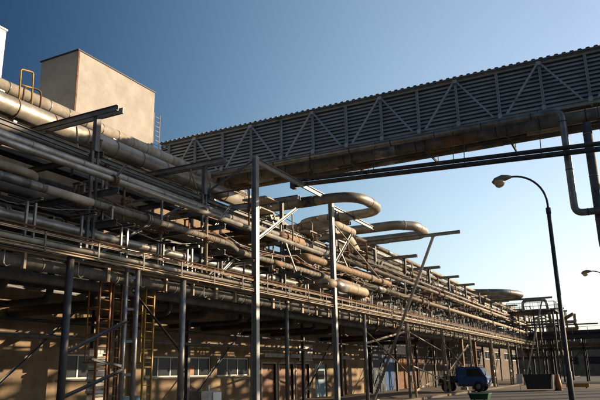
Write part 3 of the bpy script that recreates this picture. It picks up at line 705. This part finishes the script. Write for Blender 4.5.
# ------------------------------------------------------------------ street lamps
def lamp(base, label, h=7.2, top=8.6, reach=1.5, s=1):
    x, y, z = base; T = thing('street_lamp', label, 'street lamp', base, group='curved arm street lamps')
    MB().tube([(x, y, 0), (x, y, 1.6), (x, y, 1.65), (x, y, h)], [.095, .095, .075, .07], 14).build('pole', 'dark', T)
    q = [(x, y, h)]
    for k in range(13):
        t = k/12*math.pi/2*1.06; q.append((x-(reach-.35)*(1-math.cos(t)), y, h+.25+(top-h-.2)*math.sin(t)))
    MB().tube(q, .038, 8).build('arm', 'dark', T)
    MB().tube([(x, y, h-.12), (x, y, h+.1)], .085, 12).build('collar', 'dark', T)
    e = V(q[-1])
    hd = MB()
    hd.tube([e+V(.12, 0, 0), e+V(0, 0, .01), e+V(-.2, 0, -.0), e+V(-.45, 0, -.07), e+V(-.58, 0, -.14)], [.05, .09, .14, .13, .06], 12)
    hd = hd.build('lamp_head', 'lampshade', T)
    c = e+V(-.33, 0, -.17); vs = []
    bowl = MB(); 
    bowl.tube([c+V(0, 0, .08), c+V(0, 0, .02), c+V(-.02, 0, -.08), c+V(-.03, 0, -.15), c+V(-.03, 0, -.18)], [.19, .2, .17, .10, .02], 14)
    bowl.build('lens', 'lens', hd)
    MB().box((x-.2, y-.2, .004), (x+.2, y+.2, .04)).build('base_plate', 'dark', T)
    return T
L1 = lamp((-2.23, 24, 0), 'near street lamp with curved arm standing before the far end of the rack')
clone(L1, (-1.25, 52, 0), 'farther street lamp reaching in from the right edge')

# ------------------------------------------------------------------ vehicles and small yard things
T = thing('blue_truck', 'small blue truck with a pale windscreen parked beneath the rack', 'truck', (-12.8, 56.5, 0))
def loft(sec, xs, name, m, par):
    mb = MB(); n = len(sec)
    mb.add([(x, y, z) for x in xs for y, z in sec], [(i, (i+1) % n, n+(i+1) % n, n+i) for i in range(n)]+[tuple(range(n-1, -1, -1)), tuple(range(n, 2*n))])
    return mb.build(name, m, par)
# truck points along +X: profile in x,z extruded across y
def ext(prof, y0, y1, name, m, par):
    mb = MB(); n = len(prof)
    mb.add([(x, y0, z) for x, z in prof]+[(x, y1, z) for x, z in prof], [(i, (i+1) % n, n+(i+1) % n, n+i) for i in range(n)]+[tuple(range(n-1, -1, -1)), tuple(range(n, 2*n))])
    return mb.build(name, m, par)
ext([(-14, .45), (-11.6, .45), (-11.55, 1.1), (-11.68, 1.3), (-12.05, 1.92), (-12.25, 2.02), (-13.85, 2.02), (-14, 1.9)], 56.0, 57.9, 'cab', 'bluep', T)
MB().add([(-11.66, 56.15, 1.3), (-11.66, 57.75, 1.3), (-12.0, 57.7, 1.87), (-12.0, 56.2, 1.87)], [(0, 1, 2, 3)]).build('windscreen', 'glass', T)
MB().add([(-13.2, 55.985, 1.25), (-11.85, 55.985, 1.25), (-12.2, 55.985, 1.85), (-13.2, 55.985, 1.85)], [(0, 1, 2, 3)]).build('side_window', 'glass', T)
ext([(-15.6, .75), (-14.15, .75), (-14.15, .95), (-15.6, .95)], 56.0, 57.9, 'flatbed', 'dark', T)
for yy in (55.98, 57.9): MB().box((-15.6, yy-.02, .96), (-14.1, yy+.02, 1.3)).build('side_board', 'dark', T)
MB().box((-14.1, 56.0, .96), (-14.03, 57.9, 1.9)).build('headboard', 'bluep', T)
for xx in (-12.3, -15.0):
    for yy in (56.1, 57.8):
        w = MB().tube([(xx, yy-.12, .42), (xx, yy+.12, .42)], .42, 18).build('wheel', 'rubber', T)
        MB().tube([(xx, yy-.14, .42), (xx, yy-.125, .42)], .2, 12).build('rim', 'galv', w)
for yy in (56.25, 57.6): MB().box((-11.56, yy-.1, .75), (-11.52, yy+.1, .92)).build('headlight', 'white', T)
MB().box((-11.6, 55.95, .42), (-11.48, 57.95, .62)).build('bumper', 'galv', T)
MB().box((-12.95, 55.985, .62), (-12.93, 55.995, 1.9)).build('door_seam', 'dark', T)
MB().box((-13.1, 55.96, 1.08), (-12.98, 55.99, 1.11)).build('door_handle', 'galv', T)
MB().box((-11.485, 56.7, .66), (-11.475, 57.2, .78)).build('number_plate', 'white', T)
for xx in (-13.7, -12.2): MB().bar((xx, 56.05, 2.1), (xx, 57.85, 2.1), .05).build('roof_bar', 'dark', T)
MB().box((-13.9, 55.97, .5), (-11.7, 55.985, .6)).build('sill_strip', 'dark', T)
MB().tube([(-11.75, 55.98, 1.3), (-11.6, 55.8, 1.35), (-11.6, 55.75, 1.7)], .03, 6).build('mirror', 'dark', T)

T = thing('green_container', 'low dark green bin at the bottom edge below the blue truck', 'bin', (-8.3, 38.5, 0))
mb = MB(); mb.add([(-8.9, 38.2, .12), (-7.95, 38.2, .12), (-7.95, 38.9, .12), (-8.9, 38.9, .12), (-8.98, 38.1, .42), (-7.87, 38.1, .42), (-7.87, 39, .42), (-8.98, 39, .42)],
  [(0,3,2,1),(0,1,5,4),(1,2,6,5),(2,3,7,6),(3,0,4,7),(4,5,6,7)]); mb.build('body', 'green', T)
MB().box((-9.02, 38.06, .421), (-7.83, 39.04, .47)).build('lid', 'green', T)
for xx in (-8.7, -8.15): MB().tube([(xx-.03, 38.3, .07), (xx+.03, 38.3, .07)], .07, 10).build('wheel', 'rubber', T)

T = thing('open_skip', 'long dark skip container on the ground at the far right under the rack end', 'skip', (-7.7, 58, 0))
ext([(-8.65, .15), (-6.75, .15), (-6.6, 1.25), (-8.8, 1.25)], 57.2, 59.4, 'tub', 'dark', T)
MB().bar((-8.85, 57.17, 1.29), (-6.55, 57.17, 1.29), .08, .08).build('rim', 'dark', T)
for k in range(5): MB().bar((-8.55+k*.43, 57.17, .2), (-8.62+k*.45, 57.17, 1.22), .06, .05).build('rib', 'dark', T)
T = thing('orange_hopper', 'tapering orange drum hopper just right of the dark skip', 'hopper', (-6.35, 58, 0))
MB().tube([(-6.3, 58, .1), (-6.3, 58, .5), (-6.3, 58, .7), (-6.3, 58, 1.3)], [.27, .27, .24, .14], 14).build('body', 'orange', T)
MB().tube([(-6.3, 58, 0), (-6.3, 58, .1)], .33, 14).build('foot_ring', 'dark', T)
T = thing('yellow_barrier', 'low yellow barrier on the ground left of the far right edge', 'barrier', (-5.8, 64, 0))
MB().box((-6.3, 64, .1), (-4.4, 64.15, .42)).build('beam', 'yellow', T)
for xx in (-6.1, -4.7): MB().box((xx, 63.9, 0), (xx+.15, 64.25, .099)).build('foot', 'dark', T)
T = thing('notice_post', 'small white notice board on a post left of the dark skip', 'sign', (-9.6, 60, 0))
MB().box((-9.85, 59.97, .55), (-9.35, 60, 1.35)).build('board', 'white', T); MB().bar((-9.6, 60.05, 0), (-9.6, 60.05, 1.3), .05).build('post', 'galv', T)
T = thing('electrical_cabinet', 'pale grey cabinet with a white front at the foot of the wall below the windows', 'cabinet', (-16, 22.9, 0))
MB().box((-16.6, 22.25, .1), (-16.0, 23.7, 1.12)).build('body', 'galv', T); MB().box((-15.995, 23.05, .2), (-15.97, 23.65, 1.05)).build('door', 'white', T)
MB().tube([(-16.1, 22.9, 1.12), (-16.1, 22.9, 1.3), (-16.3, 23.2, 1.32)], .05, 8, bend=.08).build('cable_stub', 'white', T); MB().box((-16.55, 22.3, 0), (-16.05, 23.65, .099)).build('plinth', 'concrete', T)
T = thing('crate_stack', 'stack of white slatted crates behind the orange ladders', 'crate stack', (-20, 21, 0))
for k in range(6):
    c = MB(); z = .2+k*.46
    c.box((-20.4, 20.3, z), (-19.9, 21.1, z+.10)); c.box((-20.38, 20.32, z+.101), (-20.3, 21.08, z+.36)); c.box((-19.98, 20.32, z+.2), (-19.92, 21.08, z+.36)); c.box((-20.3, 20.32, z+.37), (-19.92, 21.08, z+.42))
    c.build('crate', 'signgrey', T)
MB().box((-20.45, 20.25, 0), (-19.85, 21.15, .15)).build('pallet', 'tan', T)
for k, (xx, yy) in enumerate(((-20.8, 23.0), (-20.9, 24.0))):
    T = thing('oil_drum', ['bluish drum against the wall, nearer to the crates', 'bluish drum against the wall, nearer to the windows'][k], 'drum', (xx, yy, 0))
    MB().tube([(xx, yy, 0), (xx, yy, .3), (xx, yy, .31), (xx, yy, .6), (xx, yy, .61), (xx, yy, .9)], [.29, .29, .3, .3, .29, .29], 16).build('shell', 'pale_blue', T)
    MB().tube([(xx, yy, .9), (xx, yy, .92)], .27, 16).build('lid', 'white', T)

# ------------------------------------------------------------------ unseen pipe rack, added where the hooked pipes lead, to dapple the factory wall
Q = thing('added_shade_rack', 'unseen steel rack added past the right edge to dapple the wall, where hooked risers run', 'pipe rack', (7, 45, 0))
for k in range(9):
    y = 26.5+k*6.2
    for x in (5.6, 11.3): MB().ibeam((x, y, .02), (x, y, 11.9), .3, .3, up=(0, 1, 0)).build('post', 'paint', Q)
    for z in (8.3, 10.1, 11.8): MB().ibeam((5.4, y+.16, z), (11.6, y+.16, z), .2, .3).build('cross_beam', 'paint', Q)
    if k < 8:
        MB().angle((5.5, y+.2, 8.4), (5.5, y+6, 11.7), .18).build('brace', 'paint', Q)
        for q in range(3):
            MB().box((5.3, y+.6+q*1.9, 10.2+(q % 2)*.8), (11.5, y+1.3+q*1.9, 10.4+(q % 2)*.8)).build('shade_panel', 'galv', Q)  # wide panels shaped to throw slanting shadow stripes on the factory wall
for x, z, r in ((5.9, 8.7, .22), (6.6, 8.65, .16), (7.6, 8.8, .3), (6.0, 10.8, .12), (7.2, 10.7, .26), (8.1, 12.1, .14)):
    MB().tube([(x, 24, z), (x, 80, z)], r, 12).build('pipe_run', R.choice(['clad', 'tan', 'brown']), Q)

# ------------------------------------------------------------------ far crossing bridge, platform and tank at the right
X = thing('crossing_pipe_bridge', 'dark pipe bridge crossing the view low behind the near lamp post', 'pipe bridge', (-5, 100, 0))
for y in (98, 101):
    MB().ibeam((-14, y, 6.0), (24, y, 6.0), .25, .5).build('girder', 'dark', X)
    MB().ibeam((-14, y, 4.4), (24, y, 4.4), .2, .3).build('girder', 'dark', X)
for k in range(9):
    xx = -11+k*4.2
    for y in (98, 101): MB().ibeam((xx, y, 0), (xx, y, 5.8), .25, .25).build('post', 'dark', X)
    if k % 2 == 0: MB().angle((xx+.2, 98, .4), (xx+4.0, 98, 4.2), .12).build('brace', 'dark', X)
mb = MB()
for k in range(20): mb.bar((-14+k*2, 98, 6.25), (-14+k*2, 98, 7.3), .06)
for z in (6.8, 7.3): mb.bar((-14, 98, z), (24, 98, z), .05)
mb.build('railing', 'paint', X)
for k, (y, z, r, m) in enumerate(((99, 6.6, .3, 'dark'), (100, 6.5, .2, 'paint'), (98.6, 4.9, .22, 'brown'), (99.6, 4.85, .2, 'tan'))):
    pipe(['thick dark pipe on the crossing bridge', 'grey pipe on the crossing bridge behind the thick one', 'brown pipe on the lower deck of the crossing bridge', 'tan pipe on the lower deck of the crossing bridge'][k], [(-14, y, z), (24, y, z)], r, m)
P = thing('high_platform', 'distant railed steel platform above the rack, just left of the lamp post', 'platform', (-11, 92, 0))
for xx in (-14.5, -11.8, -9.4):
    for y in (90, 95): MB().ibeam((xx, y, 0), (xx, y, 9.0), .22, .22).build('post', 'paint', P)
MB().box((-15, 89.5, 9.0), (-9, 95.5, 9.15)).build('deck', 'dark', P)
MB().box((-14.5, 90, 7.2), (-9.4, 90.2, 7.4)).box((-14.5, 94.9, 7.2), (-9.4, 95.1, 7.4)).build('beam', 'paint', P)
mb = MB()
for k in range(7): mb.bar((-15+k, 89.5, 9.15), (-15+k, 89.5, 10.25), .06); mb.bar((-9, 89.5+k, 9.15), (-9, 89.5+k, 10.25), .06)
for z in (9.7, 10.25): mb.bar((-15, 89.5, z), (-9, 89.5, z), .05); mb.bar((-9, 89.5, z), (-9, 95.5, z), .05)
mb.build('railing', 'galv', P)
pipe('looped vent pipe rising over the distant platform', [(-13.2, 91.5, 9.2), (-13.2, 91.5, 10.7), (-10.2, 91.5, 10.7), (-9.9, 91.5, 7.5)], .2, 'galv', bend=.6)
T = thing('thin_boom', 'thin horizontal beam reaching right from behind the lamp post', 'beam', (-9, 105, 8))
MB().chan((-12, 105, 8.05), (-4.9, 105, 8.05), .12, .2).build('beam', 'paint', T); MB().bar((-11.8, 105, 0), (-11.8, 105, 8), .16).build('post', 'paint', T)
F2 = thing('process_frame', 'crowded distant steel frame with pipes and tanks behind the near lamp post', 'steel frame', (-9, 106, 0))
for xx in (-17.5, -15, -12.5, -9.5):
    for y in (104, 109): MB().ibeam((xx, y, 0), (xx, y, 10.5), .25, .25).build('post', 'paint', F2)
for z in (3.4, 6.4, 8.6, 10.4):
    for y in (104, 109): MB().ibeam((-17.8, y-.2, z), (-9.2, y-.2, z), .2, .25).build('beam', 'paint', F2)
for k in range(26):
    xx = R.uniform(-17.5, -9.6); y = R.uniform(102.5, 108); z = R.uniform(3, 9); L = R.uniform(1.5, 4); r = R.choice([.08, .12, .18, .25])
    pts = [(xx, y, z), (xx, y, z+L*.6), (xx+R.uniform(-2, 2), y, z+L*.6), (xx+R.uniform(-2, 2), y, z+L)] if k % 2 else [(xx, y, z), (xx+L, y, z), (xx+L, y, z+1.2)]
    MB().tube(pts, r, 8, bend=.3).build('pipe_run', R.choice(['clad', 'tan', 'brown', 'cream', 'paint', 'rust']), F2)
for xx, z in ((-15.2, 3.6), (-11.3, 6.6)): MB().tube([(xx, 106, z), (xx, 106, z+.3), (xx, 106, z+1.5), (xx, 106, z+1.8)], [.4, .8, .8, .3], 16).build('vessel', 'clad', F2)
rl = MB()
for k in range(9): rl.bar((-17.5+k, 103.7, 10.5), (-17.5+k, 103.7, 11.5), .06)
for z in (11, 11.5): rl.bar((-17.5, 103.7, z), (-9.5, 103.7, z), .05)
rl.build('railing', 'galv', F2)
for k, yy in enumerate((62.5, 68, 76)):
    T = thing('brown_column', ['first rusty column with clamps beyond the blue truck', 'second rusty column beyond the blue truck', 'third rusty column beyond the blue truck, near the skip'][k], 'column', (-15, yy, 0))
    MB().bar((-15, yy, 0), (-15, yy, 5.1), .32, .3).build('shaft', 'brown' if k != 1 else 'rust', T); MB().box((-15.3, yy-.3, 0), (-14.7, yy+.3, .25)).build('foot', 'concrete', T)

for o in bpy.data.objects:
    if '_o' in o: del o['_o']
